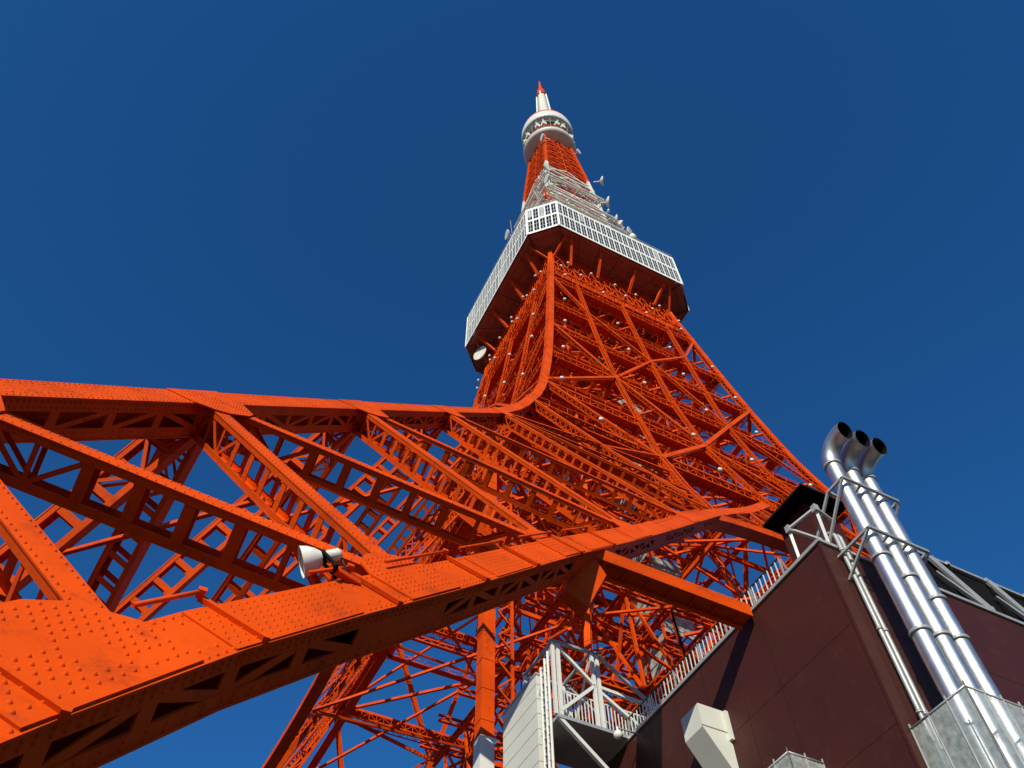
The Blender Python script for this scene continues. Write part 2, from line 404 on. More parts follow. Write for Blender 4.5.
# ---- each face above the legs
AR = [(-31, 27.2), (-28, 31.0), (-25, 35.3), (-22, 38.9), (-20, 40.6), (-17.5, 42.3), (-15, 43.6), (-12.5, 44.5), (-10, 45.1), (-7.5, 45.5), (-5, 45.8), (0, 46)]
ARC = AR+[(-x, z) for x, z in AR[-2::-1]]
LV = [51.0, 65.5, 78.0, 91.0, 102.0, 112.0, 125.0]
for k in range(4):
    M = RZ(k)
    F = lambda x, z: M @ FP(x, z)
    N = lambda z: M @ fn(z)
    # arch
    a = MB()
    for (x0, z0), (x1, z1) in zip(ARC, ARC[1:]):
        p0, p1 = F(x0, z0), F(x1, z1); n = M @ V((0, -1, 0.0)); T = (p1-p0).normalized(); u = T.cross(n)
        n = (n-n.dot(T)*T).normalized()
        if k in (0, 3): pass
        a.bar(p0-n*.45, p1-n*.45, n, u, .95, .05, ORANGE)
        for so_ in (0, .86):
            a.bar(p0-n*so_+u*(.28), p1-n*so_+u*(.28), u, n, .5, .04, ORANGE)
        a.bar(p0-n*.45+u*.56, p1-n*.45+u*.56, n, u, .95, .05, ORANGE)
        m = max(1, int((p1-p0).length/.8))
        for j in range(m):
            c = p0.lerp(p1, j/m)-u*.03
            a.bar(c-n*.05, c-n*.85, T, u, .08, .06, ORANGE)
    arch = a.build("arch", tower)
    fan = MB()
    for x, z in ((-18, 42), (-12, 44.6), (-6, 45.7), (0, 46)):
        for s in ((1, -1) if x else (1,)):
            x2 = x*s; 
            zt = [q for q in (44, 47, 50, 53, 56, 60, 62.5) if vv(q) <= abs(x2)+2.5][0] if abs(x2) > 1 else 62
            lattice(fan, F(x2, z+.3), F(math.copysign(vv(zt), x2) if abs(x2) > 1 else 0, zt), N(z), .3, .4, 'Z', bt=.6)
    for (xa, za, xb, zb) in ((-18, 42.3, -9, 52.6), (-12, 44.6, -9, 52.6), (-9, 52.6, 0, 46.3), (-5, 57.3, 0, 46.3), (-9, 52.6, 0, 54), (0, 54, -5, 57.3)):
        for s in (1, -1): lattice(fan, F(xa*s, za), F(xb*s, zb), N(50), .3, .35, 'Z', bt=.6)
    fan.build("arch_strut_web", arch)
    # centre and quarter posts, diagonals
    def D(P, name, wd=.44, d=.55, lac=True, st='Z', bt=.7):
        mb = MB()
        for (xa, za), (xb, zb) in zip(P, P[1:]): 
            lattice(mb, F(xa, za), F(xb, zb), (N(za)+N(zb)).normalized(), wd, d, st, lac=lac, bt=bt)
        return mb.build(name, face)
    fm = MB()
    # face part: belt under the deck
    for z in (126.5, 129.5, 133.5, 137.2):
        for off in (0, 1.6):
            fm.beam(F(-w(z)+.4, z)-N(z)*(off+.2), F(w(z)-.4, z)-N(z)*(off+.2), .24, .24, ORANGE)
    for i in range(24):
        x0 = -12.6+i*1.05; x1 = x0+1.05
        z0, z1 = (129.5, 133.4) if i % 2 else (133.4, 129.5)
        fm.beam(F(x0, z0)-N(130)*.2, F(x1, z1)-N(130)*.2, .12, .12, ORANGE)
        fm.beam(F(x0, z1 if z1 < 130 else 129.5), F(x0, 133.4), .1, .1, ORANGE)
        z0, z1 = (126.5, 129.5) if i % 2 else (129.5, 126.5)
        fm.beam(F(x0, z0)-N(130)*.2, F(x1, z1)-N(130)*.2, .1, .1, ORANGE)
        z0, z1 = (133.5, 137.2) if i % 2 else (137.2, 133.5)
        fm.beam(F(x0, z0)-N(130)*.2, F(x1, z1)-N(130)*.2, .12, .12, ORANGE)
    fm.poly([F(-w(129)+.5, 129.6)-N(130)*.9, F(w(129)-.5, 129.6)-N(130)*.9, F(w(134)-.5, 133.6)-N(130)*.9, F(-w(134)+.5, 133.6)-N(130)*.9], ORANGE)
    face = fm.build("tower_face", tower)
    D([(0, 61.8), (0, 65.5), (0, 78), (0, 91), (0, 102), (0, 112), (0, 126)], "post", .44, .5)
    for s in (1, -1):
        D([(-17.9*s, 43.6), (-14.8*s, 53), (-12*s, 63.5)], "post", .75, .7)
        D([(-12*s, 63.5), (-8.9*s, 78), (-8.6*s, 91), (-8.7*s, 102), (-8.7*s, 126)], "post", .44, .5)
        D([(-12*s, 63.5), (0, 78.6)], "diagonal", .5, .5, False)
        D([(0, 78.6), (8.6*s, 91)], "diagonal", .5, .5, False)
        D([(8.6*s, 91), (w(101.8)*s-.5*s, 101.8)], "diagonal", .5, .5, False)
        D([(-w(77.5)*s+.6*s, 77.5), (-12.4*s, 63.8)], "diagonal", .5, .65, False, 'X', .75)
        D([(-w(77.5)*s+.6*s, 78), (-8.6*s, 91)], "diagonal", .36, .4, False)
        D([(-8.6*s, 91), (0, 104)], "diagonal", .36, .4, False)
        D([(0, 104), (8.7*s, 113.5), (w(124)*s-.5*s, 124)], "diagonal", .36, .4, False)
        D([(-w(51)*s+.5*s, 51.3), (-20.5*s, 56.8), (-12.5*s, 63.3)], "diagonal", .3, .35, False)
        D([(-w(65.5)*s+.6*s, 65.5), (-20.7*s, 55.4), (-18.1*s, 46.2)], "diagonal", .5, .8, False, 'X', .8)
        D([(-w(65.5)*s+.6*s, 65.5), (-12.3*s, 63.5)], "diagonal", .36, .45, False)
        D([(-20.5*s, 56.3), (-13.8*s, 57.5)], "diagonal", .36, .4, False)
        D([(-w(51)*s+.5*s, 51), (-15.8*s, 49.8)], "diagonal", .36, .6, False, 'Z')
    for z in LV[1:]:
        x = w(z)-.5
        mb = MB(); n = N(z)
        O = M @ V((0, -1, 0)); I_ = -O; A, B = F(-x, z)+I_*.25, F(x, z)+I_*.25; T = (B-A).normalized(); Z = V((0, 0, 1))
        mb.bar(A, B, Z, O, .2, .08, ORANGE); mb.bar(A-Z*.95+I_*.1, B-Z*.95+I_*.1, Z, O, .14, .08, ORANGE)
        mb.bar(A+I_*.85, B+I_*.85, O, Z, 1.5, .05, ORANGE); mb.bar(A+I_*1.6, B+I_*1.6, Z, O, .3, .08, ORANGE)
        mb.bar(A-Z*.95+I_*1.6, B-Z*.95+I_*1.6, Z, O, .14, .08, ORANGE)
        m = int(2*x/.95)
        for i in range(m+1):
            p = A.lerp(B, i/m); p2 = A.lerp(B, (i+1)/m) if i < m else p
            mb.beam(p-Z*.08, p+I_*1.6-Z*.08, .1, .14, ORANGE)
            for o_ in (0.06, 1.6):
                mb.beam(p+I_*o_, p+I_*o_-Z*.95, .07, .05, ORANGE, O)
                if i < m: mb.beam(p+I_*o_-Z*(.05 if i % 2 else .9), p2+I_*o_-Z*(.9 if i % 2 else .05), .07, .04, ORANGE, O)
        mb.beam(A+O*.15+Z*.9, B+O*.15+Z*.9, .05, .05, ORANGE)
        for i in range(0, m+1, 2): p = A.lerp(B, i/m)+O*.15; mb.beam(p, p+Z*.9, .05, .05, ORANGE)
        mb.build("horizontal_beam", face)
    # struts fanning out to the deck
    for x in (-8.6, -3.2, 3.2, 8.6):
        mb = MB(); mb.beam(F(x, 135.2)+M @ V((0, -.1, 0)), M @ V((x*1.12, -15.6, 139.7)), .42, .42, ORANGE); mb.build("deck_strut", face)
    mb = MB(); mb.beam(M @ V((-12.0, -12.4, 135.5)), M @ V((-10.9, -15.6, 139.7)), .32, .32, ORANGE); mb.build("deck_strut", face)
    mb = MB(); mb.beam(M @ V((-12.4, -12.0, 135.5)), M @ V((-15.6, -10.9, 139.7)), .32, .32, ORANGE); mb.build("deck_strut", face)
    mb = MB(); mb.beam(M @ V((-12.6, -12.6, 132)), M @ V((-12.0, -12.0, 139.7)), .7, .7, ORANGE); mb.build("deck_strut", face)

# ---- interior frame
inn = MB()
cx = 8.6
for z in [46.5]+LV[1:]+[84.5, 96.5, 107, 118, 133.5]:
    W2 = w(z)-.8 if z > 60 else 19.0
    for s in (-1, 1):
        for t in (0, 1):
            A = V((-W2, s*min(cx, W2), z)); B = V((W2, s*min(cx, W2), z))
            if t: A = V((A.y, A.x, z)); B = V((B.y, B.x, z))
            lattice(inn, A, B, V((0, 0, 1)), .4, .7, 'Z', bt=.9)
    for s in (-1, 1):
        inn.beam((-W2, -W2*s, z-.2), (W2, W2*s, z-.2), .3, .3, ORANGE)
        inn.beam((-W2, 0, z), (0, W2*s, z), .25, .3, ORANGE); inn.beam((W2, 0, z), (0, W2*s, z), .25, .3, ORANGE)
    inn.beam((-W2, 0, z), (W2, 0, z), .3, .5, ORANGE); inn.beam((0, -W2, z), (0, W2, z), .3, .5, ORANGE)
for sx in (-1, 1):
    for sy in (-1, 1):
        P = [V((sx*vv(z), sy*vv(z), z)) for z in (40, 46)]+[V((sx*12, sy*12, 64)), V((sx*cx, sy*cx, 78)), V((sx*cx, sy*cx, 134))]
        for a, b in zip(P, P[1:]): lattice(inn, a, b, V((sx, sy, 0)).normalized(), .6, .6, 'Z', bt=.8)
zs = [46.5, 56, 65.5, 78, 91, 102, 112, 125, 134]
for z0, z1 in zip(zs, zs[1:]):
    c0 = cx if z0 > 70 else 12; c1 = cx if z1 > 70 else 12
    for s in (-1, 1):
        for t in (0, 1):
            for q in (-1, 1):
                A = V((-c0*q, s*c0, z0)); B = V((c1*q, s*c1, z1))
                if t: A = V((A.y, A.x, z0)); B = V((B.y, B.x, z1))
                inn.beam(A, B, .26, .26, ORANGE)
    for q in (-1, 1):
        for s in (-1, 1):
            inn.beam((q*w(z0), s*w(z0), z0), (q*c1, s*c1, z1), .25, .25, ORANGE)
            inn.beam((0, s*w(z0)*.97, z0), (q*c1, s*c1, z1), .22, .22, ORANGE)
            inn.beam((s*w(z0)*.97, 0, z0), (s*c1, q*c1, z1), .22, .22, ORANGE)
for z, sp in ((46.4, 5.5), (57.5, 5.0)):
    W2 = 18
    q = -15.0
    while q <= 15.1:
        for t in (0, 1):
            A = V((-W2, q, z+.06*t)); B = V((W2, q, z+.06*t))
            if t: A = V((A.y, A.x, A.z)); B = V((B.y, B.x, B.z))
            lattice(inn, A, B, V((0, 0, 1)), .35, .8, 'Z', bt=1.0)
        q += sp
r2 = random.Random(3)
G1 = [-15.0+5.5*i for i in range(6)]; G2 = [-15.0+5.0*i for i in range(7)]
for i in range(70):
    a = V((r2.choice(G1), r2.choice(G1), 46.3)); b_ = V((min(G2, key=lambda g: abs(g-a.x-r2.uniform(-6, 6))), min(G2, key=lambda g: abs(g-a.y-r2.uniform(-6, 6))), 57.3))
    inn.beam(a, b_, .26, .26, ORANGE)
fr = inn.build("interior_frame", tower)
# lift shaft and stair wound round it
sh = MB(); X0, Y0 = 4.6, -2.6; hs = 2.3
for z in range(20, 138, 1):
    pass
for sx in (-1, 1):
    for sy in (-1, 1): sh.beam((X0+sx*hs, Y0+sy*hs, 19), (X0+sx*hs, Y0+sy*hs, 139), .25, .25, ORANGE)
z = 19
while z < 138:
    for s in (-1, 1):
        sh.beam((X0-hs, Y0+s*hs, z), (X0+hs, Y0+s*hs, z), .12, .2, ORANGE); sh.beam((X0+s*hs, Y0-hs, z), (X0+s*hs, Y0+hs, z), .12, .2, ORANGE)
        sh.beam((X0-hs, Y0+s*hs, z), (X0+hs, Y0+s*hs, z+3), .1, .1, ORANGE); sh.beam((X0+s*hs, Y0-hs, z), (X0+s*hs, Y0+hs, z+3), .1, .1, ORANGE)
    z += 3
shaft = sh.build("lift_shaft", tower)
z = 20
while z < 132:
    for t in (0, 1):
        if rnd.random() < .55:
            pn = MB()
            if t: pn.box((X0-hs+.1, Y0-hs-.12, z), (X0+hs-.1, Y0-hs-.06, z+2.8), GREY)
            else: pn.box((X0-hs-.12, Y0-hs+.1, z), (X0-hs-.06, Y0+hs-.1, z+2.8), GREY)
            pn.build("mesh_panel", shaft)
    z += 3
st = MB(); z = 46; i = 0; SX, SY = -5.5, 3.0
while z < 134:
    dx = 3.0 if i % 2 else -3.0
    st.beam((SX-dx, SY, z), (SX+dx, SY, z+3), 1.1, .12, ORANGE)
    st.beam((SX-dx, SY-.55, z+1), (SX+dx, SY-.55, z+4), .06, .06, ORANGE)
    st.beam((SX+dx-.5, SY-1, z+3), (SX+dx+.5, SY+1, z+3), 1, .1, ORANGE)
    z += 3; i += 1
for dx in (-3.4, 3.4):
    for dy in (-1, 1): st.beam((SX+dx, SY+dy, 19), (SX+dx, SY+dy, 134), .16, .16, ORANGE)
st.build("stair", tower)
# wind struts, catwalks, cable trays between levels
ct = MB()
for z in (58, 72, 84.5, 96.5, 107, 118):
    W2 = w(z)-2.2
    for s in (-1, 1):
        for t in (0, 1):
            ct = MB(); A = [V((-W2, s*W2, z)), V((W2, s*W2, z))]
            if t: A = [V((p.y, p.x, p.z)) for p in A]
            ct.beam(A[0], A[1], .9, .06, ORANGE)
            for h in (.5, 1.0): ct.beam(A[0]+V((0, 0, h)), A[1]+V((0, 0, h)), .05, .05, ORANGE)
            for i in range(16): q = A[0].lerp(A[1], i/15); ct.beam(q, q+V((0, 0, 1)), .05, .05, ORANGE)
            ct.build("catwalk", tower)

# ---- small white lamps on the tower
lamp_me = None
def lamp(p, n):
    global lamp_me
    if lamp_me is None:
        mb = MB(); 
        pts = [V((0, 0, 0)), V((0, -.12, 0)), V((0, -.3, 0)), V((0, -.42, 0))]
        mb.tube(pts, [.10, .24, .26, .12], WHITE, 8); mb.tube([(0, .3, -.1), (0, 0, 0)], .05, ORANGE, 6)
        o = mb.build("lamp", tower); lamp_me = o.data
    else:
        o = bpy.data.objects.new("lamp", lamp_me); COL.objects.link(o); o.parent = tower
    o.location = p; o.rotation_euler = (0, 0, n)
for k in (0, 3):
    M = RZ(k)
    for z, xs in ((65.5, (-.7, -.2)), (78, (-.86, -.1, .3, .7)), (91, (-.86, -.28, .28, .7)), (102, (-.86, -.3, .3, .8)), (112, (-.86, -.3, .3, .8)), (125, (-.8, -.3, .3, .75)), (129.5, (-.9, -.55, .1, .5, .9)), (133.6, (-.75, -.4, 0, .35, .7))):
        for x in xs: 
            xx = (x+rnd.uniform(-.04, .04))*w(z); lamp(M @ (FP(xx, z+.2)+V((0, -.5, 0))), k*math.pi/2)

# ------------------------------------------------------------ main deck
A8, B8 = 16.95, 12.85
OCT = [(-A8, -B8), (-B8, -A8), (B8, -A8), (A8, -B8), (A8, B8), (B8, A8), (-B8, A8), (-A8, B8)]
zb, zt = 139.8, 151.5
mb = MB()
mb.poly([(x*.985, y*.985, zb+.12) for x, y in OCT][::-1], SOFFIT)
mb.poly([(x*.98, y*.98, zt-.1) for x, y in OCT], CONC)
for i in range(8):
    a, b = OCT[i], OCT[(i+1) % 8]
    mb.poly([(a[0]*.999, a[1]*.999, zb+.12), (b[0]*.999, b[1]*.999, zb+.12), (b[0]*.999, b[1]*.999, zt-.1), (a[0]*.999, a[1]*.999, zt-.1)], GLASS)
deck = mb.build("main_deck", tower)
fr_ = MB()
for i in range(8):
    a, b = V(OCT[i]+(0,)), V(OCT[(i+1) % 8]+(0,)); L = (b-a).length; T = (b-a)/L; n = T.cross(V((0, 0, 1))).normalized()
    cols = 22 if L > 10 else 5
    Z = V((0, 0, 1))
    def hb(z, h, d=.07): fr_.bar(a+Z*z+n*.0, b+Z*z+n*.0, Z, n, h, d, DECKW)
    hb(zb+.35, .7); hb(zt-.45, .9); hb((zb+zt)/2, .75)
    for r0, r1 in ((zb+.7, (zb+zt)/2-.375), ((zb+zt)/2+.375, zt-.9)):
        for f in (.3, .66): hb(r0+(r1-r0)*f, .09, .04)
    for c in range(cols+1):
        p = a+T*(L*c/cols)
        fr_.bar(p+Z*(zb+.1), p+Z*(zt-.1), T, n, (.25 if c not in (0, cols) else .45), .06, DECKW)
        if c < cols:
            p = a+T*(L*(c+.5)/cols); fr_.bar(p+Z*(zb+.4), p+Z*(zt-.6), T, n, .05, .05, DECKW)
bl = MB()
for i in range(8):
    a, b = V(OCT[i]+(0,)), V(OCT[(i+1) % 8]+(0,)); T = (b-a).normalized(); n = T.cross(V((0, 0, 1))).normalized(); cols = 22 if (b-a).length > 10 else 5
    for c in range(cols):
        for r0, r1 in ((zb+.7, (zb+zt)/2-.375), ((zb+zt)/2+.375, zt-.9)):
            if rnd.random() < .16:
                p = a.lerp(b, (c+.12)/cols)-n*.008; q = a.lerp(b, (c+.88)/cols)-n*.008; zl = r0+(r1-r0)*rnd.choice((0, .35, .6))
                bl.poly([p+V((0, 0, zl)), q+V((0, 0, zl)), q+V((0, 0, r1)), p+V((0, 0, r1))], BLIND)
bl.build("window_blinds", deck)["kind"] = "stuff"
fr_.build("window_frame", deck)
sb = MB()
for i in range(8):
    a, b = V(OCT[i]+(0,)), V(OCT[(i+1) % 8]+(0,)); m = 6 if (b-a).length > 10 else 1
    for j in range(m+1):
        p = a.lerp(b, j/m); q = p*.70
        sb.beam((p.x*.98, p.y*.98, zb-.05), (q.x, q.y, zb-.25), .16, .35, SOFFIT)
    for f in (.93, .85, .77): sb.beam((a.x*f, a.y*f, zb), (b.x*f, b.y*f, zb), .12, .22, SOFFIT)
for x in range(-12, 13, 3): sb.beam((x, -12.5, zb-.1), (x, 12.5, zb-.1), .3, .4, ORANGE); sb.beam((-12.5, x, zb-.15), (12.5, x, zb-.15), .3, .4, ORANGE)
sb.build("soffit_beam", deck)
rl = MB()
for i in range(8):
    a, b = V(OCT[i]+(zt,)), V(OCT[(i+1) % 8]+(zt,))
    for h in (.5, 1.0): rl.beam(a+V((0, 0, h)), b+V((0, 0, h)), .06, .06, WHITE)
rl.build("roof_railing", deck)

# ------------------------------------------------------------ upper section
PU = [(151, 9.4), (165, 8.5), (180, 7.7), (197, 6.9), (215, 6.0), (241, 4.5), (252, 4.0)]
def wu(z): return lerp(PU, z)
def ring_section(name, levels, mt, mi=None):
    mi = mi or mt
    mb = MB()
    for i, (z0, z1) in enumerate(zip(levels, levels[1:])):
        for k in range(4):
            M = RZ(k); Fu = lambda f, z: M @ V((f*wu(z), -wu(z), z))
            mb.beam(Fu(-1, z0), Fu(-1, z1), .75, .75, mt, M @ V((0, -1, 0)))
            mb.beam(Fu(-1, z0), Fu(1, z0), .4, .5, mt)
            mb.beam(Fu(-1, z0), Fu(0, z1), .36, .36, mt); mb.beam(Fu(1, z0), Fu(0, z1), .36, .36, mt)
            mb.beam(Fu(0, z0), Fu(-1, z1), .2, .2, mi); mb.beam(Fu(0, z0), Fu(1, z1), .2, .2, mi)
            zm = (z0+z1)/2; mb.beam(Fu(-1, zm), Fu(1, zm), .26, .34, mt); mb.beam(Fu(-.5, zm), Fu(0, z0), .2, .2, mi); mb.beam(Fu(.5, zm), Fu(0, z0), .2, .2, mi)
            mb.beam(Fu(0, z0), Fu(0, z1), .25, .25, mi)
        for s in (-1, 1): mb.beam((-wu(z0), -s*wu(z0), z0), (wu(z0), s*wu(z0), z0), .3, .3, mi)
        # lift well
        for sx in (-1, 1):
            for sy in (-1, 1): mb.beam((sx*1.6, sy*1.6, z0), (sx*1.6, sy*1.6, z1), .3, .3, mi)
        for s in (-1, 1): mb.beam((-1.6, s*1.6, z0), (1.6, s*1.6, z1), .2, .2, mi); mb.beam((s*1.6, -1.6, z0), (s*1.6, 1.6, z1), .2, .2, mi)
    return mb.build(name, tower)
lw = [151.5, 158, 165, 172, 179, 186, 193, 200, 207, 213]
ring_section("white_upper_section", lw, DISH, ORANGE)
lo = [213, 219, 225, 231, 237, 244.4]
uo = ring_section("orange_upper_section", lo, ORANGE)
# antenna platforms and dishes above the deck
def disc(mb, c, n, r, m, dep=.5):
    n = V(n).normalized(); c = V(c)
    mb.tube([c-n*dep, c-n*dep*.5, c, c+n*.12], [r*.35, r*.8, r, r], m, 14)
pl = MB()
for z, e in ((156, 6.0), (164, 4.0), (173, 4.4), (184, 2.8), (197, 2.2)):
    W2 = wu(z)
    for k in range(4):
        M = RZ(k); z += .04
        for f_ in (.1, .32, .6):
            P_ = [M @ V((q*(W2+e*.5), -W2-e*f_-.5*(1-q*q), z-1.3*(1-abs(q))*f_*2)) for q in (-1, -.5, 0, .5, 1)]
            for a_, b_ in zip(P_, P_[1:]): pl.beam(a_, b_, .34, .22, DISH)
        for i in range(9):
            x = -W2-e*.5+(2*W2+e)*i/8
            pl.beam(M @ V((x, -W2-e*.6, z)), M @ V((x, -W2-e*.6, z+1.3)), .1, .1, DISH)
            if i % 2: pl.beam(M @ V((x, -W2, z-1.8)), M @ V((x, -W2-e*.6, z)), .14, .14, DISH)
        pl.beam(M @ V((-W2-e*.5, -W2-e*.6, z+1.3)), M @ V((W2+e*.5, -W2-e*.6, z+1.3)), .1, .1, DISH)
for i in range(150):
    z = rnd.choice((155, 157, 159, 163, 166, 171, 175, 180, 189, 198)); W2 = wu(z); k = rnd.randrange(4)
    f = rnd.uniform(-1.25, 1.25); o_ = rnd.uniform(.5, 3.4 if z < 178 else 2.0)
    c = RZ(k) @ V((f*W2, -W2-o_, z+rnd.uniform(-1, 1.5))); a = rnd.uniform(.15, .6)
    pl.beam(c, c+V((rnd.uniform(-.9, .9), rnd.uniform(-.9, .9), rnd.uniform(-.6, 1.2))), a, a*rnd.uniform(.4, 1), DISH if rnd.random() < .85 else ORANGE)
for x, y, z, a in ((10.8, -11.6, 160, 2.4), (12.4, -10.6, 165, 2.0), (9.6, -12, 168, 1.8), (11.2, -9.8, 174, 1.8), (12.8, -12.4, 157, 1.7), (-11, 7, 160, 1.8), (-11.6, 11, 158, 1.6), (-10.4, 2, 165, 1.3), (8.2, -11.4, 176, 1.2)):
    disc(pl, (x, y, z), (rnd.uniform(.2, 1), rnd.uniform(-1, -.2), rnd.uniform(-.5, .5)), a*.6, DISH, a*.8); pl.beam((x-a/2, y, z-.6), (x+a/2, y+.6, z-.4), a*.5, .5, DISH)
for i in range(70):
    z = rnd.uniform(154, 205); W2 = wu(z); k = rnd.randrange(4); f = rnd.uniform(-1.2, 1.2)
    c = RZ(k) @ V((f*W2, -W2-rnd.uniform(.3, 2.5), z)); pl.beam(c, c+V((rnd.uniform(-2, 2), rnd.uniform(-2, 2), rnd.uniform(.5, 3))), .13, .13, DISH)
pl.build("antenna_platform", tower)
for x, y, z, r, nx, ny, c in ((8.9, -8.7, 196, 1.5, 1, -.6, DISH), (9.6, -9.2, 184, 1.5, .8, -.7, DISH), (11, -10.5, 166, 1.9, .9, -.5, DISH), (10.2, -11.2, 173, 1.6, .6, -1, DISH), (12.6, -10.8, 155, 1.3, 1, -.4, ORANGE), (12, -12, 154.4, 1.3, .5, -1, ORANGE),
                          (9.2, -8.5, 212, 1.3, .9, -.6, DISH), (-9.6, 9.5, 195, 1.3, -1, .2, DISH), (-11.8, 5, 171, 1.4, -1, .1, DISH), (-12, 8.5, 163, 1.3, -1, .3, DISH), (-13, 2, 157, 1.3, -1, -.2, DISH), (-8.5, 5, 180, 1.2, -1, 0, DISH),
                          (-8.6, -8.9, 190, 1.2, -1, .1, DISH), (-9.2, -9.4, 177, 1.5, .2, -1, ORANGE), (-9.8, -9.6, 169, 1.3, -1, .1, ORANGE), (-7.4, -8, 202, 1.1, .3, -1, DISH), (-6.4, -6.0, 234, 1.1, -1, .2, DISH), (5.6, -6.2, 238, .9, .4, -1, DISH), (-14.5, 11.4, 137.2, 1.6, -1, -.4, DISH)):
    d = MB(); disc(d, (0, 0, 0), (nx, ny, -.15), r, c, .7); d.beam((0, 0, 0), V((-nx, -ny, 0)).normalized()*2.4, .25, .25, c)
    d.build("dish_antenna", tower, loc=(x, y, z))

# ------------------------------------------------------------ top deck and mast
def lathe(mb, prof, m, seg=40, cx=0, cy=0):
    k0 = len(mb.v); i = mb.mi(m)
    for r, z in prof:
        for q in range(seg): a = 2*math.pi*q/seg; mb.v.append((cx+r*math.cos(a), cy+r*math.sin(a), z))
    for j in range(len(prof)-1):
        for q in range(seg):
            A = k0+j*seg+q; B = k0+j*seg+(q+1) % seg; mb.f.append((A, B, B+seg, A+seg)); mb.m.append(i); mb.sm.append(True)
d = MB(); lathe(d, [(2.0, 244.4), (6.9, 244.6), (7.7, 245.3), (7.8, 246.0), (7.5, 246.5), (5.6, 246.7), (5.6, 258)], WHITE)
top = d.build("top_deck", tower)
d = MB(); lathe(d, [(5.7, 247), (6.1, 248), (6.1, 257), (5.9, 258)], GLASS); d.build("window_band", top)
d = MB(); lathe(d, [(6.0, 257.2), (7.9, 257.6), (8.05, 258.2), (8.0, 262.6), (7.4, 263.0)], WHITE)
d.build("white_parapet", top)
d = MB(); lathe(d, [(7.7, 263.05), (7.6, 265.2), (6.8, 266.4), (2.2, 267)], ORANGE); d.build("red_cap", top)
d = MB()
for i in range(22):
    a = 2*math.pi*i/22; c = V((math.cos(a), math.sin(a), 0))
    d.beam(c*6.8+V((0, 0, 246.7)), c*7.1+V((0, 0, 257.4)), .14, .14, GREY)
    if i % 3:
        q = c*6.9+V((0, 0, 252.5)); d.box((q.x-.6, q.y-.6, 251.2), (q.x+.6, q.y+.6, 253.6), DISH); d.beam(q, q+c*.7+V((0, 0, 1.4)), .3, .9, DISH)
for z, mm in ((249, GREY), (250.6, ORANGE), (254.8, GREY)): lathe(d, [(6.9, z), (7.1, z+.05), (7.1, z+.3), (6.9, z+.35)], mm)
d.build("equipment_ring", top)
d = MB()
for i in range(4):
    a = i*math.pi/2+math.pi/4; c = V((math.cos(a), math.sin(a), 0))
    d.beam(c*2.9+V((0, 0, 266)), c*1.7+V((0, 0, 312)), .5, .5, DISH)
z = 267
while z < 311:
    r = 2.5-(z-267)*.026
    lathe(d, [(r*.88, z), (r, z+.2), (r, z+1.7), (r*.88, z+1.9)], DISH, 8); z += 2.2
mast = d.build("antenna_mast", tower)
d = MB(); d.tube([(0, 0, 311), (0, 0, 312), (0, 0, 318), (0, 0, 319), (0, 0, 333)], [1.6, 1.7, 1.4, .8, .25], ORANGE, 10); d.build("mast_tip", mast)

# ------------------------------------------------------------ tie girder between the near leg and the building
d = MB(); zc = 19.4; y0 = -48.7
d.box((-37.6, y0, zc-.2), (-31.15, y0+.06, zc+.26), ORANGE)
d.box((-37.0, y0+.06, zc-.14), (-31.15, y0+.55, zc-.08), ORANGE)
d.box((-37.0, y0+.06, zc+.15), (-31.15, y0+.55, zc+.2), ORANGE)
d.box((-36.5, y0+.55, zc-.3), (-31.15, y0+.62, zc-.1), ORANGE)
for i in range(8):
    x = -37.2+i*.8; d.box((x, y0-.02, zc-.22), (x+.05, y0+.6, zc-.2), ORANGE)
for i in range(40):
    x = -37.5+i*.158
    d.rivet(V((x, y0, zc+.2)), V((0, -1, 0)), ORANGE, .018); d.rivet(V((x, y0, zc-.13)), V((0, -1, 0)), ORANGE, .018)
tie = d.build("tie_girder", tower)
# joint box where the tie meets the leg
d = MB(); P = [(-37.54, -48.8, 18.6), (-36.8, -48.8, 19.0), (-36.5, -48.8, 18.5), (-37.24, -48.8, 17.02), (-37.92, -48.8, 17.38)]
Q = [(x+.1, y+.45, z) for x, y, z in P]
d.poly(P, ORANGE); d.poly(Q[::-1], ORANGE)
for i in range(5): j = (i+1) % 5; d.poly([P[i], Q[i], Q[j], P[j]], ORANGE)
d.build("joint_box", tie)

# handrail brackets over the near column
for z in (6.05, 8.25, 10.6, 13.1, 15.35, 18.05, 20.65):
    d = MB(); T = (FP(-vv(z+.5), z+.5)-FP(-vv(z-.5), z-.5)).normalized(); n = fn(z); u = T.cross(n)
    c = FP(-vv(z), z)+n*.06
    d.beam(c-u*.55, c+u*.48, .07, .07, ORANGE, n)
    e = c-u*.55; d.beam(e, e+n*.12, .1, .1, ORANGE)
    d.tube([e+n*.08, e+n*.08-T*(1.1 if z < 12 else 2.4)-u*.02], .03, ORANGE, 6)
    e = c+u*.46; d.beam(e+n*.04, e-n*.08, .08, .08, ORANGE)
    d.build("rail_bracket", tower)

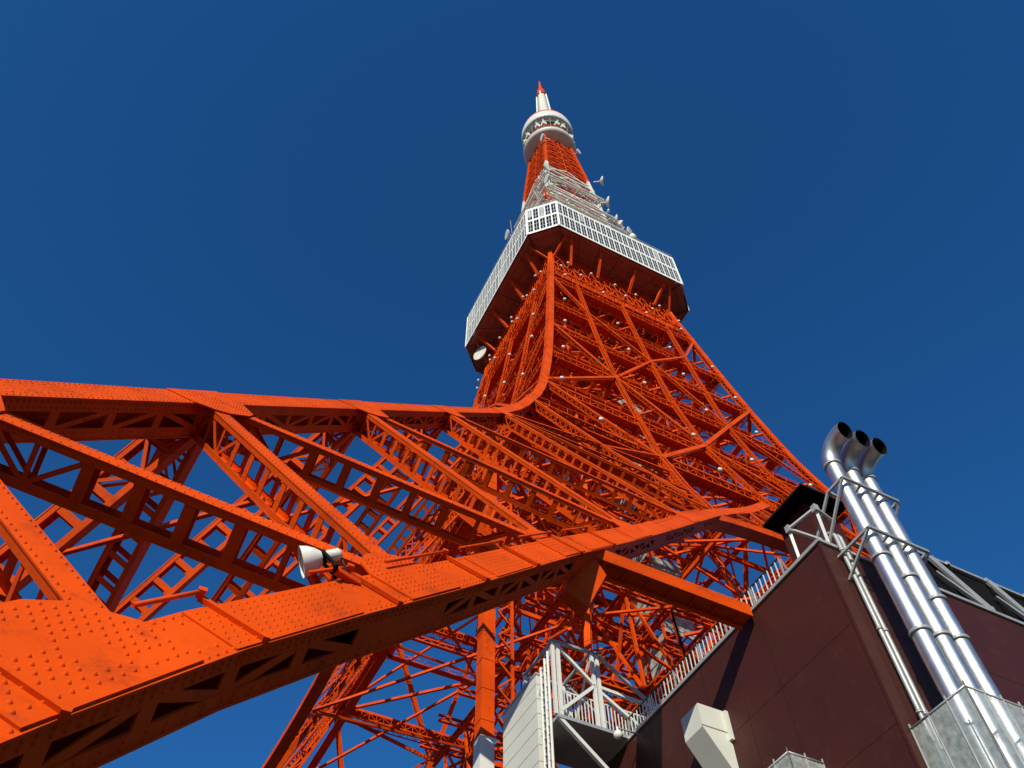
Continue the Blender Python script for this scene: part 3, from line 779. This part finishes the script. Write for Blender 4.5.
# ------------------------------------------------------------ brown building
HX, HY, HZ = -31.0, -51.87, 19.62
b = MB(); b.box((HX, HY, 0.12), (31, 30, HZ-.12), BROWN)
bld = b.build("brown_building")
tag(bld, "dark reddish brown metal clad building standing under the orange lattice tower", "building")
b = MB()
b.box((HX-.07, HY-.07, HZ-.12), (HX+.25, 30, HZ), GALV); b.box((HX+.25, HY-.07, HZ-.118), (31, HY+.25, HZ-.002), GALV)
b.build("parapet_coping", bld)
b = MB()
b.box((HX-.03, HY-.03, .2), (HX+.06, HY+.06, HZ-.13), BROWN)
for x in (HX+.95,): b.box((x, HY-.015, .2), (x+.03, HY-.001, HZ-.13), BROWN)
y = HY+3.1
while y < 29: b.box((HX-.004, y, .2), (HX+.001, y+.006, HZ-.13), BLACK); y += 1.55
for z in (16.6, 13.6, 10.6, 7.6): b.box((HX-.0045, HY+.1, z), (HX+.001, 29, z+.006), BLACK); b.box((HX+1, HY-.0045, z), (30, HY+.001, z+.006), BLACK)
x = HX+4
while x < 30: b.box((x, HY-.006, .2), (x+.02, HY+.001, HZ-.13), BROWN); x += 3.1
b.build("cladding_joint", bld)
# rooftop plant room with overhanging flat roof
b = MB(); px, py, pz = -27.02, -49.4, 27.0
b.box((px+.7, py+.7, HZ), (px+2.3, py+2.3, pz-.1), BROWN)
ph = b.build("plant_room"); tag(ph, "small brown rooftop plant room under a black overhanging flat roof", "roof hut")
b = MB(); b.box((px, py, pz-.1), (px+2.4, py+2.5, pz), BLACK); b.build("roof", ph)
# black screen along the roof edge
b = MB(); ys = HY+.35
b.box((-27.3, ys, HZ+.02), (12, ys+.08, 21.7), BLACK)
sc = b.build("roof_screen"); tag(sc, "long black screen panels along the brown building's roof edge behind the silver pipes", "roof screen")
b = MB(); b.beam((-27.3, ys-.05, 21.72), (12, ys-.05, 21.72), .12, .1, GALV); b.build("top_rail", sc)
x = -26.3
while x < 11:
    b = MB(); b.beam((x, ys-.08, HZ+.02), (x, ys-.08, 21.7), .07, .07, BLACK); b.box((x-.06, ys-.16, 21.66), (x+.06, ys-.06, 21.8), GALV); b.build("post", sc); x += 1.75
x = -25.25
while x < 10:
    b = MB(); b.beam((x-.15, ys-.12, 21.65), (x+1.0, HY+.02, HZ+.16), .3, .1, GALV, V((0, -1, 0))); b.beam((x-.3, ys-.12, 20.9), (x+.75, HY+.02, HZ+.16), .12, .08, GALV)
    b.box((x+.8, HY-.06, HZ), (x+1.2, HY+.2, HZ+.18), GALV); b.build("brace_strut", sc); x += 2.6

# railing along the west parapet
rail = MB(); xr = HX+.12; RH = .85
rail.beam((xr, HY+1.7, HZ+RH), (xr, 20, HZ+RH), .045, .045, RUBBER); rail.beam((xr, HY+1.7, HZ+.1), (xr, 20, HZ+.1), .03, .03, WHITE)
rl_ = rail.build("roof_railing"); tag(rl_, "white metal railing running along the brown building's left roof edge", "railing")
b = MB(); y = HY+1.7; i = 0
while y < -12:
    b.beam((xr, y, HZ), (xr, y, HZ+RH), .028, .028, WHITE); y += .2; i += 1
    if i <= 100: b.build("baluster", rl_); b = MB()
b.build("baluster", rl_)["kind"] = "stuff"
y = HY+1.7
while y < 20:
    b = MB(); b.beam((xr, y, HZ), (xr, y, HZ+RH), .05, .05, GALV); b.beam((xr, y, HZ+RH), (xr+.45, y, HZ), .05, .05, GALV); y += 1.5; b.build("rail_post", rl_)
# second rail / cable tray further back
b = MB()
for h in (.5, .9): b.tube([(HX+.9, HY+2.2, HZ+h), (HX+.9, -12, HZ+h)], .05, RUBBER, 6)
o = b.build("cable_run"); tag(o, "black cables running beside the white railing on the building's roof edge", "cable")

# corner bracket and conduits
b = MB()
C0 = V((HX+.05, HY+.15, HZ))
for p, q in (((-31, -51.0, HZ), (-31.2, -51.2, HZ+1.0)), ((-31.2, -51.2, HZ+1.0), (-30.8, -52.1, HZ+1.25)), ((-30.8, -52.1, HZ+1.25), (-30.5, -51.8, HZ)), ((-31.2, -51.2, HZ+1.0), (-30.4, -51.6, HZ+.5)), ((-30.8, -52.1, HZ+1.25), (-30.1, -52.05, HZ+1.0))):
    b.beam(p, q, .09, .07, GALV)
b.box((-31.28, -51.28, HZ+.85), (-31.12, -51.12, HZ+1.1), GALV); b.box((-30.88, -52.18, HZ+1.1), (-30.72, -52.0, HZ+1.35), GALV)
o = b.build("corner_bracket"); tag(o, "pale angle iron bracket at the brown building's top corner", "bracket")
for i, (cxn, lab) in enumerate(((-30.35, "slim pale conduit pipe nearest the brown building's corner edge"), (-30.16, "slim pale conduit pipe beside the thick silver flue pipes"))):
    b = MB(); yv = HY-.16
    arc = [(cxn, HY+1.6, HZ+.35), (cxn, HY+.5, HZ+.62)]+[(cxn, HY+.25-.41*math.sin(a), HZ+.25+.4*math.cos(a)) for a in (0.2, .6, 1.0, 1.4)]+[(cxn, yv, 15), (cxn, yv, 9)]
    b.tube(arc, .062, GALV, 10); o = b.build("conduit_pipe"); tag(o, lab, "pipe", "slim conduits down the building corner")
    for z in (19.3, 16.4, 13.9, 11.5): b = MB(); b.tube([(cxn, yv, z), (cxn, yv, z+.07)], .085, GALV, 10); b.build("collar", o)
b = MB(); b.tube([(-29.97, HY-.1, HZ+.3), (-29.97, HY-.1, 9)], .03, RUBBER, 6); o = b.build("cable"); tag(o, "thin black cable clipped to the wall beside the pale conduits", "cable")

# flue pipes
fl_lab = ("silver flue pipe with a curved open end, first of three from the building corner",
          "silver flue pipe with a curved open end, middle of three",
          "silver flue pipe with a curved open end, last of three from the building corner")
PX = (-30.08, -29.36, -28.66); yp = -52.87; pr = .24
for i, x in enumerate(PX):
    tag(empty_ := empty("flue_pipe", (x, yp, 9)), fl_lab[i], "flue pipe", "three silver flue pipes on the wall")
    b = MB(); ze = 22.5-9
    EA = 108; arc = [(0, -.72+.72*math.cos(a), ze+.72*math.sin(a)) for a in [R(q) for q in range(0, EA+1, 9)]]
    e = V(arc[-1]); d2 = V((0, -math.sin(R(EA)), math.cos(R(EA)))); arc.append(tuple(e+d2*.05))
    b.tube([(0, 0, 0), (0, 0, ze-.02)], pr, STEEL, 32, caps=False); b.build("pipe", empty_)
    b = MB(); b.tube(arc, [pr+.02+.05*q/(len(arc)-1) for q in range(len(arc))], STEEL, 32, caps=False)
    b.tube(arc[2:], [pr+.01+.05*q/(len(arc)-1) for q in range(2, len(arc))], BLACK, 24, caps=False)  # black lining: shade inside the open mouth put into the colour
    b.poly([tuple(V(arc[-4])+ (V((1, 0, 0))*math.cos(t)+V((0, math.cos(R(EA)), math.sin(R(EA))))*math.sin(t))*(pr+.03)) for t in [2*math.pi*q/24 for q in range(24)]], BLACK)  # black disc across the bore stands in for the pipe's shaded depth
    b.build("elbow", empty_)
    for z in (22.38-9, 18.3-9+(.0, -.5, -1.0)[i], 15.7-9+(0, .1, .25)[i]):
        b = MB(); b.tube([(0, 0, z), (0, 0, z+.09)], pr+.045, GALV, 28); b.build("collar", empty_)
for z, lab in ((21.35, "upper steel bracket frame holding the three silver flue pipes"), (19.15, "lower steel bracket frame holding the three silver flue pipes")):
    b = MB(); x0, x1 = PX[0]-.36, PX[2]+.42; yf = yp-.33; yb = yp+.36
    for y in (yf, yb): b.beam((x0, y, z), (x1, y, z), .08, .09, GALV)
    for x in (x0, (PX[0]+PX[1])/2, (PX[1]+PX[2])/2, x1): b.beam((x, yf, z), (x, yb, z), .07, .08, GALV)
    zw = HZ+.02 if z > 20 else z
    for x in (x0, x1):
        b.beam((x, yb, z), (x, HY+.1, z if z < 20 else HZ+1.0), .07, .07, GALV)
        b.beam((x, yf, z), (x, HY+(.2 if z > 20 else -.02), HZ+.05 if z > 20 else z-.9), .07, .07, GALV)
        if z > 20: b.beam((x, yb, z), (x-.1, HY+.9, HZ), .07, .07, GALV)
    o = b.build("pipe_bracket"); tag(o, lab, "bracket", "steel brackets holding the flue pipes")

# guard cages with plastic sheeting
def cage(name_lab, c0, ex, ey, h, corner):
    root = empty("guard_cage", c0); tag(root, name_lab, "guard cage", "sheeted guard cages on the brown walls")
    ex = V(ex); ey = V(ey); Z = V((0, 0, -h))
    O = V((0, 0, 0)); pts = [O, ex, ex+ey, ey]
    s = MB()
    for a, b_ in ((pts[0], pts[1]), (pts[1], pts[2]), (pts[2], pts[3])):
        m = 6
        for i in range(m):
            p, q = a.lerp(b_, i/m), a.lerp(b_, (i+1)/m); s.poly([p, q, q+Z, p+Z], COVER)
    s.build("plastic_sheet", root)
    f = MB()
    for a, b_ in ((pts[0], pts[1]), (pts[1], pts[2]), (pts[2], pts[3])):
        for zz in (0, -h*.5, -h): f.tube([a+V((0, 0, zz)), b_+V((0, 0, zz))], .03, GALV, 6)
        m = max(2, int((b_-a).length/.55))
        for i in range(m+1): p = a.lerp(b_, i/m); f.tube([p+V((0, 0, .12)), p+Z], .022, GALV, 6)
        for i in range(int((b_-a).length/.12)):
            p = a+(b_-a).normalized()*(i*.12); f.beam(p, p+V((0, 0, -.12)), .015, .015, GALV)
    f.build("frame", root)
cage("plastic sheeted guard cage around the foot of the silver flue pipes", (-30.75, HY-.02, 13.45), (0, -1.75, 0), (4.5, 0, 0), 5, 0)
cage("small plastic sheeted guard cage low on the brown wall's left side", (HX-.02, -49.3, 14.0), (-1.1, 0, 0), (0, 2.2, 0), 4, 0)

# white vent hood on the west wall
b = MB(); ya, yb_ = -46.3, -45.4; zh = 17.42
prof = [(HX-.01, zh), (HX-1.0, zh), (HX-1.0, zh-.78), (HX-.01, zh-2.3)]
A = [(x, ya, z) for x, z in prof]; B = [(x, yb_, z) for x, z in prof]
b.poly(A, PANEL); b.poly(B[::-1], PANEL)
for i in range(4): j = (i+1) % 4; b.poly([A[i], B[i], B[j], A[j]], PANEL)
o = b.build("vent_hood"); tag(o, "white sheet metal vent hood on the brown building's left wall", "vent hood")
HOOD = o
b = MB(); b.box((HX-1.02, ya-.012, zh-.75), (HX-.0, ya-.001, zh-.72), SEAM); b.box((HX-.12, ya-.12, zh-1.0), (HX-.001, ya-.001, zh-.05), PANEL); b.build("seam_strip", o)

# ------------------------------------------------------------ white lift tower and gantry beside the building
b = MB(); b.box((-34.0, -40.05, .12), (-33.5, -37.3, 22.15), PANEL)
o = b.build("panelled_shaft"); tag(o, "white panelled shaft between the orange pillar and the steel stair gantry", "shaft")
b = MB()
z = .6
while z < 22: b.box((-34.004, -40.04, z), (-33.999, -37.31, z+.025), SEAM); b.box((-33.99, -40.054, z), (-33.51, -40.049, z+.025), SEAM); z += .62
b.box((-34.03, -40.08, 22.1), (-33.47, -37.27, 22.2), GALV)
b.build("panel_joint", o)
gt = MB(); ga, gb, gc = -33.9, -32.2, -29.7; gy, gy2 = -41.2, -39.0
zt1, zt2, zt3 = 22.85, 22.95, 21.4
for y in (gy, gy2):
    for x, zt_ in ((ga, zt1), (ga+.22, zt1), (gb, zt2), (gb+.22, zt2)): gt.beam((x, y, 19.7), (x, y, zt_), .12, .12, WHITE, V((0, -1, 0)))
    gt.beam((gc, y, HZ), (gc, y, zt3), .12, .12, WHITE, V((0, -1, 0)))
    gt.beam((ga-.1, y, zt1), (gb+.3, y, zt2), .12, .1, GALV); gt.beam((gb+.2, y, zt2), (gc, y, zt3), .12, .1, GALV)
    gt.beam((ga+.1, y-.02, zt1-.1), (gb, y-.02, 21.4), .12, .1, WHITE, V((0, -1, 0)))
    gt.beam((gb, y-.02, 21.4), (ga+.2, y-.02, 19.9), .12, .1, WHITE, V((0, -1, 0)))
    gt.beam((gb+.2, y-.02, 21.4), (gc, y-.02, 21.3), .12, .1, WHITE, V((0, -1, 0)))
    gt.beam((gb+.2, y-.02, 21.2), (gc, y-.02, 19.8), .12, .1, WHITE, V((0, -1, 0)))
for x, zt_ in ((ga, zt1), (gb, zt2), (gc, zt3)): gt.beam((x, gy, zt_), (x, gy2, zt_), .1, .1, GALV); gt.beam((x, gy, zt_), (x, gy2, 19.8), .08, .08, WHITE)
o = gt.build("stair_gantry"); tag(o, "white steel gantry with braced posts beside the brown building's roof", "gantry")
b = MB(); b.box((ga+.02, gy-.1, 19.55), (gc+.1, gy2+.1, 19.68), GALV); b.beam((ga+.1, gy, 19.6), (HX-.05, gy, 17.3), .14, .14, WHITE); b.beam((ga+.1, gy2, 19.6), (HX-.05, gy2, 17.3), .14, .14, WHITE)
b.build("platform", o)
b = MB()
for y in (gy+.12, gy2-.12):
    for h in (1.15, .1): b.beam((ga+.2, y, 19.7+h), (gc, y, 19.7+h), .04, .05, WHITE)
    x = ga+.3
    while x < gc: b.beam((x, y, 19.8), (x, y, 20.85), .03, .03, WHITE); x += .14
b.build("guard_rail", o)
b = MB()
for i, y in enumerate((-40.9, -40.65, -40.35)):
    b.tube([(-33.95, y, 6), (-33.95, y, 22.6-.2*i)], .05, WHITE, 8)
z = 8
while z < 22.4: b.beam((-33.95, -40.9, z), (-33.95, -40.35, z), .03, .03, WHITE); z += .32
b.build("ladder", o)
# globe lamp under the platform
b = MB(); lathe(b, [(.01, -.16), (.10, -.13), (.16, -.05), (.16, .05), (.10, .13), (.04, .16), (.04, .3)], LAMPG, 16)
o = b.build("globe_lamp", loc=(-32.05, -42.1, 18.9)); tag(o, "white globe lamp beside the roof railing under the gantry", "lamp")
o2 = MB(); o2.beam((0, 0, .28), (1.05, 0, .28), .04, .04, GALV); o2.build("arm", o)

# orange pillar with a white foot
pxx, pyy = -34.1, -35.8
b = MB(); b.box((pxx-.3, pyy-.3, 21.9), (pxx+.3, pyy+.3, 40), ORANGE)
z = 22.6
for i in range(12): b.box((pxx-.32, pyy-.32, z), (pxx+.32, pyy+.32, z+.04), ORANGE); z += 1.5
o = b.build("orange_pillar"); tag(o, "square orange steel pillar on a white foot beside the white panelled shaft", "pillar")
b = MB(); b.box((pxx-.31, pyy-.31, .12), (pxx+.31, pyy+.31, 21.9), WHITE); b.build("foot", o)
b = MB()
z = 16
while z < 40: b.beam((pxx+.5, pyy-.2, z), (pxx+1.2, pyy-.2, z+.7), .08, .08, ORANGE); b.beam((pxx+1.2, pyy-.2, z+.7), (pxx+.5, pyy-.2, z+1.4), .08, .08, ORANGE); z += 1.4
b.beam((pxx+1.2, pyy-.2, 12), (pxx+1.2, pyy-.2, 40), .12, .12, ORANGE)
b.build("side_lattice", o)

# floodlight on the near leg
root = empty("floodlight", (-45.5, -53.55, 10.75))
tag(root, "large white bell shaped floodlight clamped to the near orange column", "floodlight")
K = .74
b = MB(); b.tube([(-.05*K, 0, 0), (.1*K, 0, 0), (.25*K, 0, 0), (.38*K, 0, 0), (.46*K, 0, 0)], [.33*K, .30*K, .23*K, .13*K, .1*K], DISH, 28, caps=False)
b.tube([(0.0, 0, 0), (.12*K, 0, 0), (.25*K, 0, 0)], [.30*K, .27*K, .2*K], LAMPG, 28); b.build("shade", root)
b = MB(); b.tube([(.42*K, 0, 0), (.5*K, 0, 0), (.72*K, 0, 0), (.78*K, 0, 0)], [.08*K, .13*K, .13*K, .08*K], DISH, 16); 
b.build("housing", root)
b = MB(); b.tube([(.37*K, 0, 0), (.44*K, 0, 0)], .16*K, BLACK, 20)
for dy in (-.16*K, .16*K): b.beam((.4*K, dy, 0), (.55*K, dy, -.42*K), .05, .04, BLACK)
b.beam((.55*K, -.2*K, -.42*K), (.55*K, .2*K, -.42*K), .07, .07, BLACK); b.beam((.55*K, 0, -.42*K), (1.0*K, .3, -.55*K), .1, .1, ORANGE)
b.build("bracket", root)
b = MB(); b.tube([(.74*K, 0, -.05), (.8*K, .1, -.2), (.7*K, .2, -.38), (.4*K, .3, -.45)], .014, RUBBER, 6); b.build("cable", root)
ax = (V(_r)*.90+V(_f)*.40+V(_u)*.12).normalized()
root.rotation_euler = ax.to_track_quat('X', 'Z').to_euler()
